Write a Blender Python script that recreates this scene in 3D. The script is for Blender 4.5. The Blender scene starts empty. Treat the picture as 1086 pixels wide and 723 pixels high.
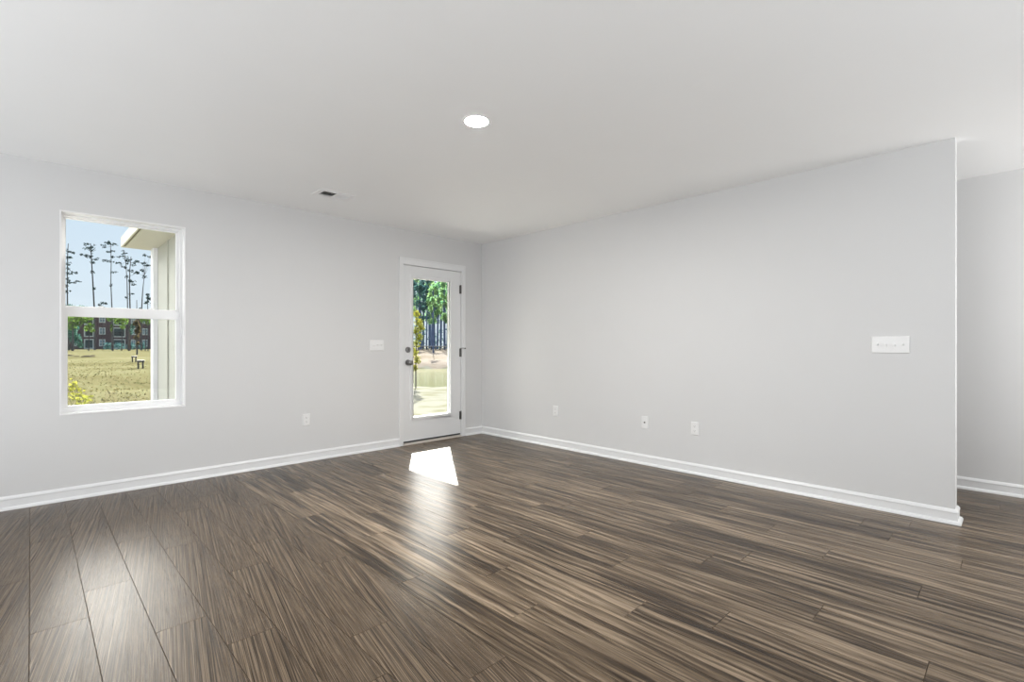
import bpy, bmesh, math, random
from mathutils import Vector, Matrix

random.seed(7)
S = bpy.context.scene
COL = S.collection

# ------------------------------------------------------------------ camera
CX, CY, CH = -4.177, -4.842, 1.123
YAW = math.radians(45.716)
FPX, HOR = 523.0, 366.8
FW = Vector((math.cos(YAW), math.sin(YAW), 0))
RT = Vector((math.sin(YAW), -math.cos(YAW), 0))
cam_d = bpy.data.cameras.new('camera')
cam_d.sensor_width = 36.0
cam_d.lens = FPX / 1086 * 36
cam_d.shift_y = (HOR - 361.5) / 1086
cam_d.clip_start = 0.05
cam_d.clip_end = 1500
cam = bpy.data.objects.new('camera', cam_d)
COL.objects.link(cam)
cam.location = (CX, CY, CH)
cam.rotation_euler = (math.pi / 2, 0, YAW - math.pi / 2)
S.camera = cam


def at(u, v, depth):
    """world point seen at photo pixel (u, v) at a forward depth in metres"""
    return Vector((CX, CY, CH)) + depth * (FW + RT * ((u - 543) / FPX) + Vector((0, 0, (HOR - v) / FPX)))


# ------------------------------------------------------------------ view
S.view_settings.view_transform = 'Standard'
S.view_settings.look = 'None'
S.view_settings.gamma = 1
S.view_settings.use_curve_mapping = False
S.view_settings.exposure = 0.0
S.cycles.max_bounces = 12
S.cycles.diffuse_bounces = 8
S.cycles.glossy_bounces = 5
S.cycles.transparent_max_bounces = 16
S.cycles.use_denoising = True
S.cycles.sample_clamp_indirect = 6.0

SUN_E = 30.0
SUN_DIR = Vector((-0.297, -0.43, -0.31)).normalized()
HAZE = 15.5           # bright hazy sky above the tree line on the sun's side
REAR_W = 20.0
SIDE_W = 145.0
UP_W = 225.0
HALL_W = 25.0
LED_E = 1280.0

# ------------------------------------------------------------------ world
w = bpy.data.worlds.new('sky')
S.world = w
w.use_nodes = True
nt = w.node_tree
nt.nodes.clear()
N = nt.nodes.new
L = nt.links.new
tc = N('ShaderNodeTexCoord')
sep = N('ShaderNodeSeparateXYZ')
L(tc.outputs['Generated'], sep.inputs[0])
rampn = N('ShaderNodeValToRGB')
L(sep.outputs['Z'], rampn.inputs[0])
r = rampn.color_ramp
r.elements[0].position = 0.0
r.elements[0].color = (0.80, 0.89, 0.97, 1)
r.elements[1].position = 0.9
r.elements[1].color = (0.35, 0.55, 0.95, 1)
e = r.elements.new(0.22)
e.color = (0.68, 0.82, 0.97, 1)
# bright haze: elevation window times closeness to the sun's azimuth
mr = N('ShaderNodeMapRange')
mr.interpolation_type = 'SMOOTHSTEP'
mr.inputs[1].default_value = 0.21
mr.inputs[2].default_value = 0.36
L(sep.outputs['Z'], mr.inputs[0])
mr2 = N('ShaderNodeMapRange')
mr2.interpolation_type = 'SMOOTHSTEP'
mr2.inputs[1].default_value = 0.95
mr2.inputs[2].default_value = 0.6
L(sep.outputs['Z'], mr2.inputs[0])
mry = N('ShaderNodeMapRange')
mry.interpolation_type = 'SMOOTHSTEP'
mry.inputs[1].default_value = 0.25
mry.inputs[2].default_value = 0.65
L(sep.outputs['Y'], mry.inputs[0])
m1 = N('ShaderNodeMath'); m1.operation = 'MULTIPLY'
L(mr.outputs[0], m1.inputs[0]); L(mr2.outputs[0], m1.inputs[1])
m2 = N('ShaderNodeMath'); m2.operation = 'MULTIPLY'
L(m1.outputs[0], m2.inputs[0]); L(mry.outputs[0], m2.inputs[1])
m3 = N('ShaderNodeMath'); m3.operation = 'MULTIPLY'
m3.inputs[1].default_value = HAZE
L(m2.outputs[0], m3.inputs[0])
hz = N('ShaderNodeMix'); hz.data_type = 'RGBA'; hz.blend_type = 'MIX'
hz.inputs[6].default_value = (0, 0, 0, 1)
hz.inputs[7].default_value = (1.0, 0.945, 0.88, 1)
hz.inputs[0].default_value = 1.0
sc = N('ShaderNodeVectorMath'); sc.operation = 'SCALE'
L(hz.outputs[2], sc.inputs[0]); L(m3.outputs[0], sc.inputs['Scale'])
ad = N('ShaderNodeVectorMath'); ad.operation = 'ADD'
L(rampn.outputs[0], ad.inputs[0]); L(sc.outputs[0], ad.inputs[1])
bg = N('ShaderNodeBackground')
L(ad.outputs[0], bg.inputs[0])
bg.inputs[1].default_value = 1.0
ow = N('ShaderNodeOutputWorld')
L(bg.outputs[0], ow.inputs[0])

# ------------------------------------------------------------------ sun and added fill lights
sd = bpy.data.lights.new('sun', 'SUN')
sd.energy = SUN_E
sd.angle = math.radians(0.55)
sd.color = (1.0, 0.95, 0.87)
so = bpy.data.objects.new('sun', sd)
COL.objects.link(so)
so.rotation_euler = SUN_DIR.to_track_quat('-Z', 'Y').to_euler()


def area(name, loc, aim, sx, sy, watts, color=(1, 1, 1)):
    d = bpy.data.lights.new(name, 'AREA')
    d.shape = 'RECTANGLE'
    d.size, d.size_y = sx, sy
    d.energy = watts
    d.color = color
    o = bpy.data.objects.new(name, d)
    COL.objects.link(o)
    o.location = loc
    o.rotation_euler = Vector(aim).to_track_quat('-Z', 'Y').to_euler()
    return o


# added out of view to fill the room; there is no glazing there
area('rear_fill', (-3.4, -9.3, 1.15), (0, 1, 0.12), 5.0, 2.1, REAR_W, (0.93, 0.965, 1.0))
area('side_fill', (-6.95, -3.2, 1.15), (1, 0, 0.22), 2.1, 5.8, SIDE_W, (0.93, 0.965, 1.0))
# added upward fills low in the unseen room, to lift the ceiling
area('side_up_fill', (-5.85, -2.9, 0.12), (0, 0, 1), 1.8, 5.2, UP_W * 0.23, (0.92, 0.96, 1.0))
area('rear_up_fill', (-3.4, -7.3, 0.12), (0, 0, 1), 4.6, 3.4, UP_W * 0.54, (0.92, 0.96, 1.0))
area('hall_fill', (0.45, -6.3, 1.3), (0.35, 1, -0.12), 0.6, 1.4, HALL_W, (1.0, 0.985, 0.96))  # added out of view to brighten the hall wall

# ------------------------------------------------------------------ materials


def mat(name, color, rough=0.5, metal=0.0, ior=1.5, noise=None, bump=None, spec=None):
    """principled with a gentle procedural variation: noise=(scale, amount), bump=(scale, strength)"""
    m = bpy.data.materials.new(name)
    m.use_nodes = True
    t = m.node_tree
    b = t.nodes['Principled BSDF']
    b.inputs['Base Color'].default_value = (*color, 1)
    b.inputs['Roughness'].default_value = rough
    b.inputs['Metallic'].default_value = metal
    b.inputs['IOR'].default_value = ior
    if spec is not None:
        b.inputs['Specular IOR Level'].default_value = spec
    co = t.nodes.new('ShaderNodeTexCoord')
    if noise:
        n = t.nodes.new('ShaderNodeTexNoise')
        n.inputs['Scale'].default_value = noise[0]
        n.inputs['Detail'].default_value = 5
        t.links.new(co.outputs['Object'], n.inputs['Vector'])
        cr = t.nodes.new('ShaderNodeValToRGB')
        a = noise[1]
        cr.color_ramp.elements[0].position = 0.3
        cr.color_ramp.elements[0].color = (*[c * (1 - a) for c in color], 1)
        cr.color_ramp.elements[1].position = 0.7
        cr.color_ramp.elements[1].color = (*[min(1, c * (1 + a)) for c in color], 1)
        t.links.new(n.outputs[0], cr.inputs[0])
        t.links.new(cr.outputs[0], b.inputs['Base Color'])
    if bump:
        n = t.nodes.new('ShaderNodeTexNoise')
        n.inputs['Scale'].default_value = bump[0]
        n.inputs['Detail'].default_value = 4
        t.links.new(co.outputs['Object'], n.inputs['Vector'])
        bp = t.nodes.new('ShaderNodeBump')
        bp.inputs['Strength'].default_value = bump[1]
        bp.inputs['Distance'].default_value = 0.002
        t.links.new(n.outputs[0], bp.inputs['Height'])
        t.links.new(bp.outputs[0], b.inputs['Normal'])
    return m


M = {}
M['wall'] = mat('wall_paint', (0.69, 0.69, 0.69), 0.62, noise=(3, 0.006), bump=(160, 0.05), spec=0.25)
M['ceil'] = mat('ceiling_paint', (0.92, 0.925, 0.925), 0.8, noise=(2, 0.006), bump=(120, 0.06), spec=0.15)
M['trim'] = mat('white_trim_paint', (0.80, 0.805, 0.81), 0.35, noise=(8, 0.006))
M['vinyl'] = mat('white_vinyl', (0.87, 0.87, 0.87), 0.3, noise=(8, 0.006))
M['door'] = mat('white_door_paint', (0.79, 0.795, 0.80), 0.33, noise=(6, 0.008))
M['plastic'] = mat('white_plastic', (0.83, 0.83, 0.825), 0.35, noise=(30, 0.005))
M['slot'] = mat('dark_slot', (0.06, 0.06, 0.06), 0.6, noise=(60, 0.1))
M['nickel'] = mat('satin_nickel', (0.30, 0.295, 0.29), 0.28, 1.0, noise=(60, 0.05))
M['bronze'] = mat('dark_hinge_metal', (0.13, 0.125, 0.12), 0.4, 0.8, noise=(60, 0.1))
M['rubber'] = mat('black_rubber', (0.02, 0.02, 0.02), 0.6, noise=(40, 0.2))
M['sill'] = mat('threshold_metal', (0.62, 0.57, 0.52), 0.4, 0.3, noise=(20, 0.05))
M['galv'] = mat('duct_metal', (0.045, 0.045, 0.045), 0.6, 0.2, noise=(20, 0.1))
M['siding'] = mat('cream_siding', (0.27, 0.275, 0.245), 0.6, noise=(6, 0.02))
M['soffit'] = mat('cream_soffit', (0.42, 0.41, 0.33), 0.6, noise=(5, 0.02))
M['extwhite'] = mat('exterior_white_trim', (0.46, 0.47, 0.49), 0.5, noise=(6, 0.02))
M['fascia'] = mat('olive_groove_shade', (0.10, 0.085, 0.025), 0.6, noise=(6, 0.1))  # shade of the eave gap, put into the colour
M['shingle'] = mat('roof_shingle', (0.12, 0.12, 0.12), 0.9, noise=(12, 0.3))
M['concrete'] = mat('porch_concrete', (0.72, 0.71, 0.69), 0.85, noise=(4, 0.06), spec=0.0)
M['reflector'] = mat('pale_reflector', (0.16, 0.155, 0.15), 0.95, noise=(25, 0.15), bump=(40, 0.8), spec=0.0)  # surface of the added bed that throws sunlight up indoors
M['brick'] = mat('dark_brick', (0.115, 0.075, 0.075), 0.85, noise=(0.8, 0.25), spec=0.0)
M['bwin'] = mat('building_glass', (0.20, 0.26, 0.28), 0.15, noise=(0.7, 0.4))
M['btrim'] = mat('building_trim', (0.55, 0.56, 0.50), 0.6, noise=(1, 0.1))
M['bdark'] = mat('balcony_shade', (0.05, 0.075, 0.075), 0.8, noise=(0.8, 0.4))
M['iron'] = mat('black_iron', (0.012, 0.012, 0.012), 0.5, noise=(10, 0.2))
M['benchtop'] = mat('pale_bench_slab', (0.22, 0.20, 0.19), 0.6, noise=(8, 0.1))
M['trunk'] = mat('pine_bark', (0.085, 0.082, 0.085), 0.9, noise=(1.5, 0.3), spec=0.0)
M['paletrunk'] = mat('pale_bark', (0.12, 0.10, 0.09), 0.9, noise=(1.5, 0.3), spec=0.0)
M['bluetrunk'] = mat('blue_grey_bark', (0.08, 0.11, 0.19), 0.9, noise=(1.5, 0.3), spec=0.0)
M['dirt'] = mat('brown_dirt', (0.06, 0.05, 0.035), 0.95, noise=(3, 0.3), spec=0.0)
M['palefence'] = mat('weathered_rail', (0.30, 0.30, 0.30), 0.8, noise=(3, 0.2), spec=0.0)


def leaf_mat(name, c0, c1, trans=0.45):
    c0, c1 = [x * 0.6 for x in c0], [x * 0.6 for x in c1]
    m = bpy.data.materials.new(name)
    m.use_nodes = True
    t = m.node_tree
    t.nodes.clear()
    n = t.nodes.new('ShaderNodeTexNoise')
    n.inputs['Scale'].default_value = 0.9
    n.inputs['Detail'].default_value = 6
    co = t.nodes.new('ShaderNodeTexCoord')
    t.links.new(co.outputs['Object'], n.inputs['Vector'])
    cr = t.nodes.new('ShaderNodeValToRGB')
    cr.color_ramp.elements[0].position = 0.35
    cr.color_ramp.elements[0].color = (*c0, 1)
    cr.color_ramp.elements[1].position = 0.65
    cr.color_ramp.elements[1].color = (*c1, 1)
    t.links.new(n.outputs[0], cr.inputs[0])
    d = t.nodes.new('ShaderNodeBsdfDiffuse')
    tr = t.nodes.new('ShaderNodeBsdfTranslucent')
    mx = t.nodes.new('ShaderNodeMixShader')
    mx.inputs[0].default_value = trans
    t.links.new(cr.outputs[0], d.inputs[0])
    t.links.new(cr.outputs[0], tr.inputs[0])
    t.links.new(d.outputs[0], mx.inputs[1])
    t.links.new(tr.outputs[0], mx.inputs[2])
    o = t.nodes.new('ShaderNodeOutputMaterial')
    t.links.new(mx.outputs[0], o.inputs[0])
    return m


M['pine_leaf'] = leaf_mat('pine_needles', (0.012, 0.035, 0.036), (0.03, 0.07, 0.062), 0.25)
M['green_leaf'] = leaf_mat('green_leaves', (0.085, 0.20, 0.05), (0.22, 0.33, 0.06))
M['yellow_leaf'] = leaf_mat('yellow_green_leaves', (0.24, 0.27, 0.035), (0.44, 0.42, 0.075))
M['teal_leaf'] = leaf_mat('teal_green_leaves', (0.04, 0.13, 0.11), (0.09, 0.22, 0.15))
M['brown_leaf'] = leaf_mat('brown_gold_leaves', (0.10, 0.075, 0.03), (0.16, 0.13, 0.05))
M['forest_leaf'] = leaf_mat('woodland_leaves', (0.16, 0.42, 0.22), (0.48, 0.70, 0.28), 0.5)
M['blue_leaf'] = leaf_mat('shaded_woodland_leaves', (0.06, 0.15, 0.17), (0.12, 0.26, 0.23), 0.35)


def glass_mat(name, tint=(0.97, 0.985, 0.98)):
    m = bpy.data.materials.new(name)
    m.use_nodes = True
    t = m.node_tree
    t.nodes.clear()
    tr = t.nodes.new('ShaderNodeBsdfTransparent')
    tr.inputs[0].default_value = (*tint, 1)
    g = t.nodes.new('ShaderNodeBsdfGlossy')
    g.inputs['Roughness'].default_value = 0.02
    fr = t.nodes.new('ShaderNodeFresnel')
    fr.inputs[0].default_value = 1.25
    mx = t.nodes.new('ShaderNodeMixShader')
    t.links.new(fr.outputs[0], mx.inputs[0])
    t.links.new(tr.outputs[0], mx.inputs[1])
    t.links.new(g.outputs[0], mx.inputs[2])
    o = t.nodes.new('ShaderNodeOutputMaterial')
    t.links.new(mx.outputs[0], o.inputs[0])
    return m


M['glass'] = glass_mat('window_glass')


def emit_mat(name, color, strength):
    m = bpy.data.materials.new(name)
    m.use_nodes = True
    b = m.node_tree.nodes['Principled BSDF']
    b.inputs['Base Color'].default_value = (0.9, 0.9, 0.88, 1)
    b.inputs['Emission Color'].default_value = (*color, 1)
    b.inputs['Emission Strength'].default_value = strength
    return m


M['led'] = emit_mat('led_lens', (1.0, 0.985, 0.955), LED_E)


def floor_mat():
    m = bpy.data.materials.new('vinyl_plank')
    m.use_nodes = True
    t = m.node_tree
    b = t.nodes['Principled BSDF']
    nn, ln = t.nodes.new, t.links.new
    uv = nn('ShaderNodeUVMap')
    uv.uv_map = 'plank'
    at_ = nn('ShaderNodeAttribute')
    at_.attribute_name = 'plank_random'
    sepc = nn('ShaderNodeSeparateColor')
    ln(at_.outputs['Color'], sepc.inputs[0])
    # every board gets its own piece of the grain
    off = nn('ShaderNodeVectorMath'); off.operation = 'SCALE'
    ln(at_.outputs['Vector'], off.inputs[0]); off.inputs['Scale'].default_value = 37.0
    base = nn('ShaderNodeVectorMath'); base.operation = 'ADD'
    ln(uv.outputs[0], base.inputs[0]); ln(off.outputs[0], base.inputs[1])
    # broad warp, so streaks wander along the board
    wmap = nn('ShaderNodeMapping'); wmap.inputs['Scale'].default_value = (3.4, 2.6, 1)
    ln(base.outputs[0], wmap.inputs[0])
    wn = nn('ShaderNodeTexNoise'); wn.inputs['Scale'].default_value = 1.0; wn.inputs['Detail'].default_value = 2
    ln(wmap.outputs[0], wn.inputs['Vector'])
    wsub = nn('ShaderNodeVectorMath'); wsub.operation = 'SUBTRACT'
    ln(wn.outputs['Color'], wsub.inputs[0]); wsub.inputs[1].default_value = (0.5, 0.5, 0.5)
    wsc = nn('ShaderNodeVectorMath'); wsc.operation = 'MULTIPLY'
    ln(wsub.outputs[0], wsc.inputs[0]); wsc.inputs[1].default_value = (0.27, 0.0, 0)
    wv = nn('ShaderNodeVectorMath'); wv.operation = 'ADD'
    ln(base.outputs[0], wv.inputs[0]); ln(wsc.outputs[0], wv.inputs[1])

    def streak(sx, sy, det, rough=0.6):
        mp = nn('ShaderNodeMapping'); mp.inputs['Scale'].default_value = (sx, sy, 1)
        ln(wv.outputs[0], mp.inputs[0])
        n = nn('ShaderNodeTexNoise')
        n.inputs['Scale'].default_value = 1.0
        n.inputs['Detail'].default_value = det
        n.inputs['Roughness'].default_value = rough
        ln(mp.outputs[0], n.inputs['Vector'])
        return n.outputs[0]
    broad = streak(9, 1.9, 3, 0.5)
    fine = streak(40, 1.8, 2, 0.5)
    hair = streak(200, 5, 2, 0.6)
    # cathedral figure: bands of the warped coordinate
    sx = nn('ShaderNodeSeparateXYZ'); ln(wv.outputs[0], sx.inputs[0])
    cmap = nn('ShaderNodeMapping'); cmap.inputs['Scale'].default_value = (7, 1.3, 1)
    ln(wv.outputs[0], cmap.inputs[0])
    cn = nn('ShaderNodeTexNoise'); cn.inputs['Scale'].default_value = 1.0; cn.inputs['Detail'].default_value = 1
    ln(cmap.outputs[0], cn.inputs['Vector'])
    cm = nn('ShaderNodeMath'); cm.operation = 'MULTIPLY'; cm.inputs[1].default_value = 26.0
    ln(cn.outputs[0], cm.inputs[0])
    cs = nn('ShaderNodeMath'); cs.operation = 'SINE'; ln(cm.outputs[0], cs.inputs[0])

    def mul(a, k):
        x = nn('ShaderNodeMath'); x.operation = 'MULTIPLY'; ln(a, x.inputs[0]); x.inputs[1].default_value = k
        return x.outputs[0]

    def add(a, c):
        x = nn('ShaderNodeMath'); x.operation = 'ADD'; ln(a, x.inputs[0])
        if isinstance(c, float):
            x.inputs[1].default_value = c
        else:
            ln(c, x.inputs[1])
        return x.outputs[0]
    v = add(mul(broad, 1.75), mul(fine, 0.52))
    v = add(v, mul(hair, 0.10))
    ab = nn('ShaderNodeMath'); ab.operation = 'ABSOLUTE'; ln(cs.outputs[0], ab.inputs[0])
    iv = nn('ShaderNodeMath'); iv.operation = 'SUBTRACT'; iv.inputs[0].default_value = 1.0; ln(ab.outputs[0], iv.inputs[1])
    pwn = nn('ShaderNodeMath'); pwn.operation = 'POWER'; ln(iv.outputs[0], pwn.inputs[0]); pwn.inputs[1].default_value = 3.0
    v = add(v, mul(pwn.outputs[0], 0.10))
    v = add(v, mul(sepc.outputs[0], 0.20))
    v = add(v, -0.815)
    cr = nn('ShaderNodeValToRGB')
    ln(v, cr.inputs[0])
    el = cr.color_ramp.elements
    el[0].position = 0.20; el[0].color = (0.027, 0.0175, 0.0105, 1)
    el[1].position = 0.86; el[1].color = (0.30, 0.228, 0.158, 1)
    for p_, c_ in ((0.36, (0.062, 0.042, 0.0255)), (0.50, (0.116, 0.083, 0.053)), (0.63, (0.176, 0.131, 0.088))):
        e_ = el.new(p_); e_.color = (*c_, 1)
    ln(cr.outputs[0], b.inputs['Base Color'])
    b.inputs['Roughness'].default_value = 0.30
    rr = nn('ShaderNodeMapRange')
    ln(fine, rr.inputs[0])
    rr.inputs[1].default_value = 0.3; rr.inputs[2].default_value = 0.7
    rr.inputs[3].default_value = 0.30; rr.inputs[4].default_value = 0.26
    ln(rr.outputs[0], b.inputs['Roughness'])
    b.inputs['IOR'].default_value = 1.31
    bp = nn('ShaderNodeBump')
    bp.inputs['Strength'].default_value = 0.22
    bp.inputs['Distance'].default_value = 0.0012
    hs = add(mul(hair, 0.6), mul(cs.outputs[0], 0.12))
    ln(hs, bp.inputs['Height'])
    ln(bp.outputs[0], b.inputs['Normal'])
    return m


M['floor'] = floor_mat()


def ground_mat(name, cols, scale=0.6, sand=None):
    """lawn: several noise scales of dry and green grass; a sandy strip of its own near the pond"""
    m = bpy.data.materials.new(name)
    m.use_nodes = True
    t = m.node_tree
    b = t.nodes['Principled BSDF']
    b.inputs['Roughness'].default_value = 0.95
    b.inputs['Specular IOR Level'].default_value = 0.0
    nn, ln = t.nodes.new, t.links.new
    co = nn('ShaderNodeTexCoord')
    n1 = nn('ShaderNodeTexNoise'); n1.inputs['Scale'].default_value = scale * 0.25; n1.inputs['Detail'].default_value = 6
    n2 = nn('ShaderNodeTexNoise'); n2.inputs['Scale'].default_value = scale * 7; n2.inputs['Detail'].default_value = 8
    n2.inputs['Roughness'].default_value = 0.75
    ln(co.outputs['Object'], n1.inputs[0]); ln(co.outputs['Object'], n2.inputs[0])
    h = nn('ShaderNodeMix'); h.data_type = 'FLOAT'; h.inputs[0].default_value = 0.62
    ln(n1.outputs[0], h.inputs[2]); ln(n2.outputs[0], h.inputs[3])
    cr = nn('ShaderNodeValToRGB'); ln(h.outputs[0], cr.inputs[0])
    el = cr.color_ramp.elements
    el[0].position = 0.41; el[0].color = (*cols[0], 1)
    el[1].position = 0.59; el[1].color = (*cols[-1], 1)
    for i, c in enumerate(cols[1:-1]):
        e_ = el.new(0.41 + 0.18 * (i + 1) / (len(cols) - 1)); e_.color = (*c, 1)
    out = cr.outputs[0]
    if sand:
        sx = nn('ShaderNodeSeparateXYZ'); ln(co.outputs['Object'], sx.inputs[0])
        yk = nn('ShaderNodeMath'); yk.operation = 'MULTIPLY_ADD'
        ln(sx.outputs['Y'], yk.inputs[0]); yk.inputs[1].default_value = -0.4
        ln(sx.outputs['X'], yk.inputs[2])
        k = nn('ShaderNodeMath'); k.operation = 'MULTIPLY_ADD'
        ln(n1.outputs[0], k.inputs[0]); k.inputs[1].default_value = 1.5
        ln(yk.outputs[0], k.inputs[2])
        mr_ = nn('ShaderNodeMapRange'); ln(k.outputs[0], mr_.inputs[0])
        mr_.inputs[1].default_value = -0.6; mr_.inputs[2].default_value = 0.8
        n3 = nn('ShaderNodeTexNoise'); n3.inputs['Scale'].default_value = 1.7; n3.inputs['Detail'].default_value = 6
        ln(co.outputs['Object'], n3.inputs[0])
        cr3 = nn('ShaderNodeValToRGB'); ln(n3.outputs[0], cr3.inputs[0])
        cr3.color_ramp.elements[0].position = 0.36; cr3.color_ramp.elements[0].color = (*sand[0], 1)
        cr3.color_ramp.elements[1].position = 0.50; cr3.color_ramp.elements[1].color = (*sand[1], 1)
        mx = nn('ShaderNodeMix'); mx.data_type = 'RGBA'
        ln(mr_.outputs[0], mx.inputs[0]); ln(out, mx.inputs[6]); ln(cr3.outputs[0], mx.inputs[7])
        out = mx.outputs[2]
    ln(out, b.inputs['Base Color'])
    bp = nn('ShaderNodeBump'); bp.inputs['Strength'].default_value = 0.5; bp.inputs['Distance'].default_value = 0.05
    ln(n2.outputs[0], bp.inputs['Height']); ln(bp.outputs[0], b.inputs['Normal'])
    return m


M['lawn'] = ground_mat('dry_lawn', [(0.036, 0.040, 0.015), (0.092, 0.079, 0.042), (0.078, 0.083, 0.040), (0.150, 0.130, 0.086)],
                       0.6, sand=((0.105, 0.104, 0.068), (0.145, 0.144, 0.122)))
M['bank'] = ground_mat('sandy_bank', [(0.10, 0.086, 0.060), (0.160, 0.138, 0.115), (0.175, 0.155, 0.138)], 0.7)


def water_mat():
    m = bpy.data.materials.new('pond_water')
    m.use_nodes = True
    t = m.node_tree
    b = t.nodes['Principled BSDF']
    b.inputs['Base Color'].default_value = (0.060, 0.062, 0.013, 1)  # yellow green of mirrored foliage put into the base colour
    b.inputs['Roughness'].default_value = 0.15
    b.inputs['IOR'].default_value = 1.33
    b.inputs['Specular IOR Level'].default_value = 0.03
    n = t.nodes.new('ShaderNodeTexNoise')
    n.inputs['Scale'].default_value = 1.5
    n.inputs['Detail'].default_value = 3
    co = t.nodes.new('ShaderNodeTexCoord')
    t.links.new(co.outputs['Object'], n.inputs['Vector'])
    bp = t.nodes.new('ShaderNodeBump')
    bp.inputs['Strength'].default_value = 0.12
    bp.inputs['Distance'].default_value = 0.05
    t.links.new(n.outputs[0], bp.inputs['Height'])
    t.links.new(bp.outputs[0], b.inputs['Normal'])
    return m


M['water'] = water_mat()


# ------------------------------------------------------------------ mesh helpers
class MB:
    """collects shapes, links them as one mesh object"""

    def __init__(self):
        self.v, self.f = [], []

    def add(self, vs, fs):
        o = len(self.v)
        self.v += [tuple(p) for p in vs]
        self.f += [tuple(i + o for i in f) for f in fs]
        return self

    def box(self, x0, x1, y0, y1, z0, z1):
        vs = [(x0, y0, z0), (x1, y0, z0), (x1, y1, z0), (x0, y1, z0), (x0, y0, z1), (x1, y0, z1), (x1, y1, z1), (x0, y1, z1)]
        return self.add(vs, [(3, 2, 1, 0), (4, 5, 6, 7), (0, 1, 5, 4), (1, 2, 6, 5), (2, 3, 7, 6), (3, 0, 4, 7)])

    def lathe(self, prof, c, axis='z', n=32, caps=(True, True)):
        """prof: list of (radius, distance along the axis)"""
        vs, fs = [], []
        for (rr, h) in prof:
            for k in range(n):
                a = 2 * math.pi * k / n
                p, q = rr * math.cos(a), rr * math.sin(a)
                if axis == 'z':
                    vs.append((c[0] + p, c[1] + q, c[2] + h))
                elif axis == 'y':
                    vs.append((c[0] + q, c[1] + h, c[2] + p))
                else:
                    vs.append((c[0] + h, c[1] + p, c[2] + q))
        for i in range(len(prof) - 1):
            for k in range(n):
                k2 = (k + 1) % n
                fs.append((i * n + k, i * n + k2, (i + 1) * n + k2, (i + 1) * n + k))
        if caps[0]:
            fs.append(tuple(range(n))[::-1])
        if caps[1]:
            fs.append(tuple((len(prof) - 1) * n + k for k in range(n)))
        return self.add(vs, fs)

    def tube(self, pts, radii, n=8):
        pts = [Vector(p) for p in pts]
        vs, fs = [], []
        for i, p in enumerate(pts):
            d = (pts[min(i + 1, len(pts) - 1)] - pts[max(i - 1, 0)]).normalized()
            up = Vector((0, 0, 1)) if abs(d.z) < 0.9 else Vector((1, 0, 0))
            a = d.cross(up).normalized()
            b = d.cross(a).normalized()
            for k in range(n):
                t = 2 * math.pi * k / n
                vs.append(p + radii[i] * (a * math.cos(t) + b * math.sin(t)))
        for i in range(len(pts) - 1):
            for k in range(n):
                k2 = (k + 1) % n
                fs.append((i * n + k, i * n + k2, (i + 1) * n + k2, (i + 1) * n + k))
        fs.append(tuple(range(n))[::-1])
        fs.append(tuple((len(pts) - 1) * n + k for k in range(n)))
        return self.add(vs, fs)

    def leaves(self, c, rad, n, size, flat=1.0):
        """a clump of small leaf quads inside an ellipsoid"""
        c = Vector(c)
        R = rad if isinstance(rad, (tuple, list)) else (rad, rad, rad * flat)
        for _ in range(n):
            d = Vector((random.gauss(0, 1), random.gauss(0, 1), random.gauss(0, 1))).normalized()
            k = random.random() ** 0.45
            p = c + Vector((d.x * R[0], d.y * R[1], d.z * R[2])) * k
            a = Vector((random.gauss(0, 1), random.gauss(0, 1), random.gauss(0, 1))).normalized()
            b = a.cross(Vector((random.gauss(0, 1), random.gauss(0, 1), random.gauss(0, 1)))).normalized()
            s = size * random.uniform(0.6, 1.3)
            self.add([p - a * s * 0.5, p + b * s * 0.28, p + a * s * 0.5, p - b * s * 0.28], [(0, 1, 2, 3)])
        return self

    def build(self, name, material, parent=None, bevel=0.0, smooth=False, origin=None, segs=2):
        me = bpy.data.meshes.new(name)
        root = Vector((0, 0, 0))
        if origin is not None:
            root = Vector(origin)
        elif parent is not None:
            q = parent
            while q is not None:
                root = root + q.location
                q = q.parent
        me.from_pydata([tuple(Vector(p) - root) for p in self.v], [], self.f)
        me.update()
        o = bpy.data.objects.new(name, me)
        COL.objects.link(o)
        if origin is not None and parent is None:
            o.location = root
        me.materials.append(material)
        if parent is not None:
            o.parent = parent
        if bevel > 0:
            bm = bmesh.new()
            bm.from_mesh(me)
            bmesh.ops.remove_doubles(bm, verts=bm.verts, dist=1e-6)
            bmesh.ops.recalc_face_normals(bm, faces=bm.faces)
            ed = [e_ for e_ in bm.edges if len(e_.link_faces) == 2 and e_.calc_face_angle(0) > 0.6]
            bmesh.ops.bevel(bm, geom=ed, offset=bevel, segments=segs, affect='EDGES', profile=0.6, clamp_overlap=True)
            bm.to_mesh(me)
            bm.free()
        else:
            bm = bmesh.new()
            bm.from_mesh(me)
            bmesh.ops.recalc_face_normals(bm, faces=bm.faces)
            bm.to_mesh(me)
            bm.free()
        if smooth:
            for p in me.polygons:
                p.use_smooth = True
            try:
                me.set_sharp_from_angle(angle=math.radians(40))
            except Exception:
                pass
        return o


def tag(o, label=None, cat=None, group=None, kind=None):
    if label:
        o['label'] = label
    if cat:
        o['category'] = cat
    if group:
        o['group'] = group
    if kind:
        o['kind'] = kind
    return o


def empty(name, loc, label=None, cat=None, group=None, kind=None):
    o = bpy.data.objects.new(name, None)
    COL.objects.link(o)
    o.location = loc
    o.empty_display_size = 0.1
    return tag(o, label, cat, group, kind)


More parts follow.
